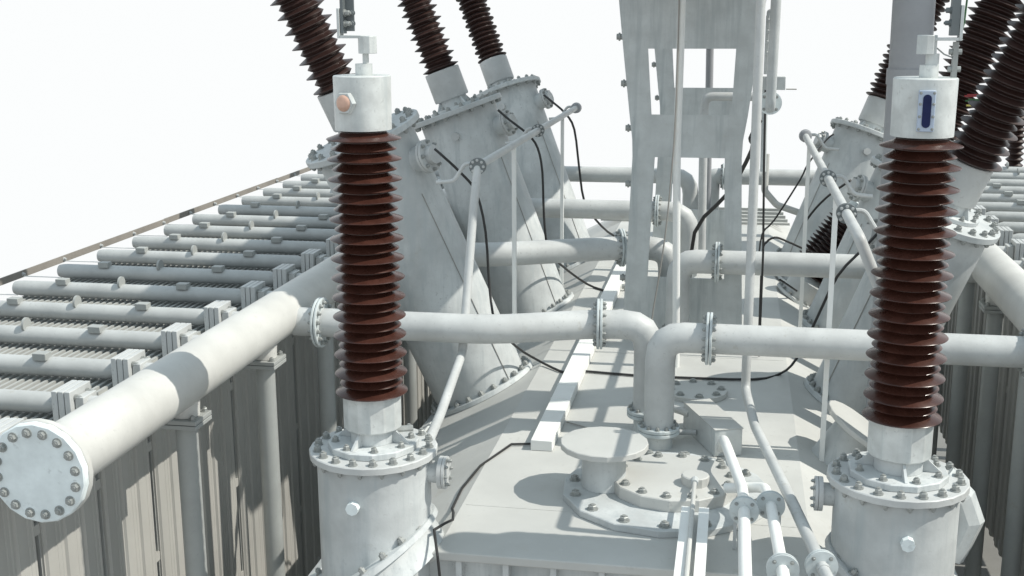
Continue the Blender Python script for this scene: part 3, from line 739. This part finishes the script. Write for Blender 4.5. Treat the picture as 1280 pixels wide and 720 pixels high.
cable([(-1.96, 12.45, -.84), (-1.868, 12.4, -.901), (-1.712, 12.3, -1.015), (-1.62, 12.3, -1.177), (-1.567, 12.3, -1.571), (-1.514, 12.3, -1.903), (-1.387, 12.3, -2.11), (-1.26, 12.9, -2.38), (-1.095, 13.2, cz)], .015, 'black cable hanging from the farthest left turret against the sky')
cable([(.97, 12.4, -1.2), (.902, 12.4, -1.257), (.724, 12.2, -1.476), (.654, 12.2, -1.637), (.423, 12.2, -2.045), (.311, 12.2, -2.187), (.28, 12.1, cz)], .011, 'thin dark cable sagging from the farthest right turret against the sky')
cable([(.18, 8.86, -.76), (.113, 8.92, -.898), (.13, 9.25, -1.02), (-.03, 9.62, -1.4), (-.30, 10.0, -1.80), (-.33, 10.05, cz)], .02, 'thick black cable running diagonally behind the slotted plate window')
cable([(-1.09, 6.53, cz), (-1.212, 6.50, cz), (-1.325, 6.16, cz-.01), (-1.368, 5.88, cz-.035), (-1.355, 5.60, cz-.03), (-1.29, 5.36, -2.39), (-1.265, 5.24, -2.375), (-1.29, 5.18, -2.37), (-1.325, 5.11, -2.375), (-1.275, 4.97, -2.44), (-1.263, 4.965, -2.56), (-1.26, 4.96, -3.2)], .0085, 'thin dark cable bending over the front left edge of the cover', M_black, sub=False)
cable([(.249, 9.5, cz), (.249, 9.5, -1.869), (.276, 9.5, -1.772), (.336, 9.5, -1.732), (.414, 9.6, -1.768), (.62, 9.8, -1.89)], .011, 'short dark cable loop left of the middle right turret')
cable([(.199, 8.6, -.519), (.209, 8.6, -1.018), (.23, 8.6, -1.68), (.232, 8.6, cz)], .010, 'straight dark cable hanging from the round flanged pipe', sub=False)
cable([(-.394, 8.25, .7), (-.397, 8.25, -.608), (-.421, 8.25, -1.152), (-.446, 8.25, -1.487), (-.483, 8.25, -1.799), (-.526, 8.25, -2.107), (-.54, 8.25, cz)], .007, 'thin grey wire slanting beside the slim upright pipe of the slotted plate', M_wire)
cable([(.62, 10.4, -1.75), (.70, 10.35, -1.62), (.80, 10.2, -1.48), (.93, 9.95, -1.33)], .012, 'black cable from the small leaning bushings up to the middle right turret')
cable([(.13, 9.9, -1.78+.0), (.42, 10.1, -2.2), (.60, 10.8, -2.45), (.70, 10.9, -2.55)][1:], .011, 'black cable lying on the right slope near the small bushings')
cable([(-.47, 6.78, cz+.03), (-.50, 6.74, cz), (-.56, 6.72, cz-.003), (-.95, 6.95, cz-.003)], .005, 'fine grey wire lying on the cover left of the nearest pipe elbow', M_wire)

# ------------------------------------------------------------------ camera
cam = bpy.data.cameras.new('camera'); co = bpy.data.objects.new('camera', cam); C.objects.link(co)
p, yw, ro = .22544, .18316, .00455
fwd = V((-math.sin(yw)*math.cos(p), math.cos(yw)*math.cos(p), -math.sin(p)))
right = V((math.cos(yw), math.sin(yw), 0)); down = fwd.cross(right)
r2 = right*math.cos(ro)+down*math.sin(ro); d2 = -right*math.sin(ro)+down*math.cos(ro)
m = Matrix((r2, -d2, -fwd)).transposed().to_4x4(); co.matrix_world = m
cam.sensor_width = 36; cam.lens = 1503/1280*36; cam.clip_start = .05; cam.clip_end = 500
sc = bpy.context.scene; sc.camera = co

# ------------------------------------------------------------------ light
L = V((1.0, .025, 1.12)).normalized()
sun = bpy.data.lights.new('sun', 'SUN'); sun.energy = 4.3; sun.angle = math.radians(.5); sun.color = (1.0, .955, .87)
so = bpy.data.objects.new('sun', sun); C.objects.link(so); so.rotation_mode = 'QUATERNION'; so.rotation_quaternion = L.to_track_quat('Z', 'Y')
w = bpy.data.worlds.new('World'); sc.world = w; w.use_nodes = True; nt = w.node_tree
bg = nt.nodes['Background']; tc = nt.nodes.new('ShaderNodeTexCoord'); sp = nt.nodes.new('ShaderNodeSeparateXYZ'); cr = nt.nodes.new('ShaderNodeValToRGB')
nt.links.new(tc.outputs['Generated'], sp.inputs[0]); mr = nt.nodes.new('ShaderNodeMapRange')
mr.inputs['From Min'].default_value = -1; mr.inputs['From Max'].default_value = 1
nt.links.new(sp.outputs['Z'], mr.inputs['Value']); nt.links.new(mr.outputs[0], cr.inputs[0])
e = cr.color_ramp.elements; e[0].position = .30; e[0].color = (.14, .15, .155, 1); e[1].position = .375; e[1].color = (.972, .988, .990, 1)
a_ = cr.color_ramp.elements.new(.56); a_.color = (.972, .988, .990, 1); a_ = cr.color_ramp.elements.new(.72); a_.color = (.66, .79, .88, 1)
nt.links.new(cr.outputs[0], bg.inputs[0]); bg.inputs[1].default_value = 1.0
sc.view_settings.view_transform = 'Standard'; sc.view_settings.look = 'None'; sc.view_settings.exposure = 0; sc.view_settings.gamma = 1
sc.cycles.max_bounces = 6
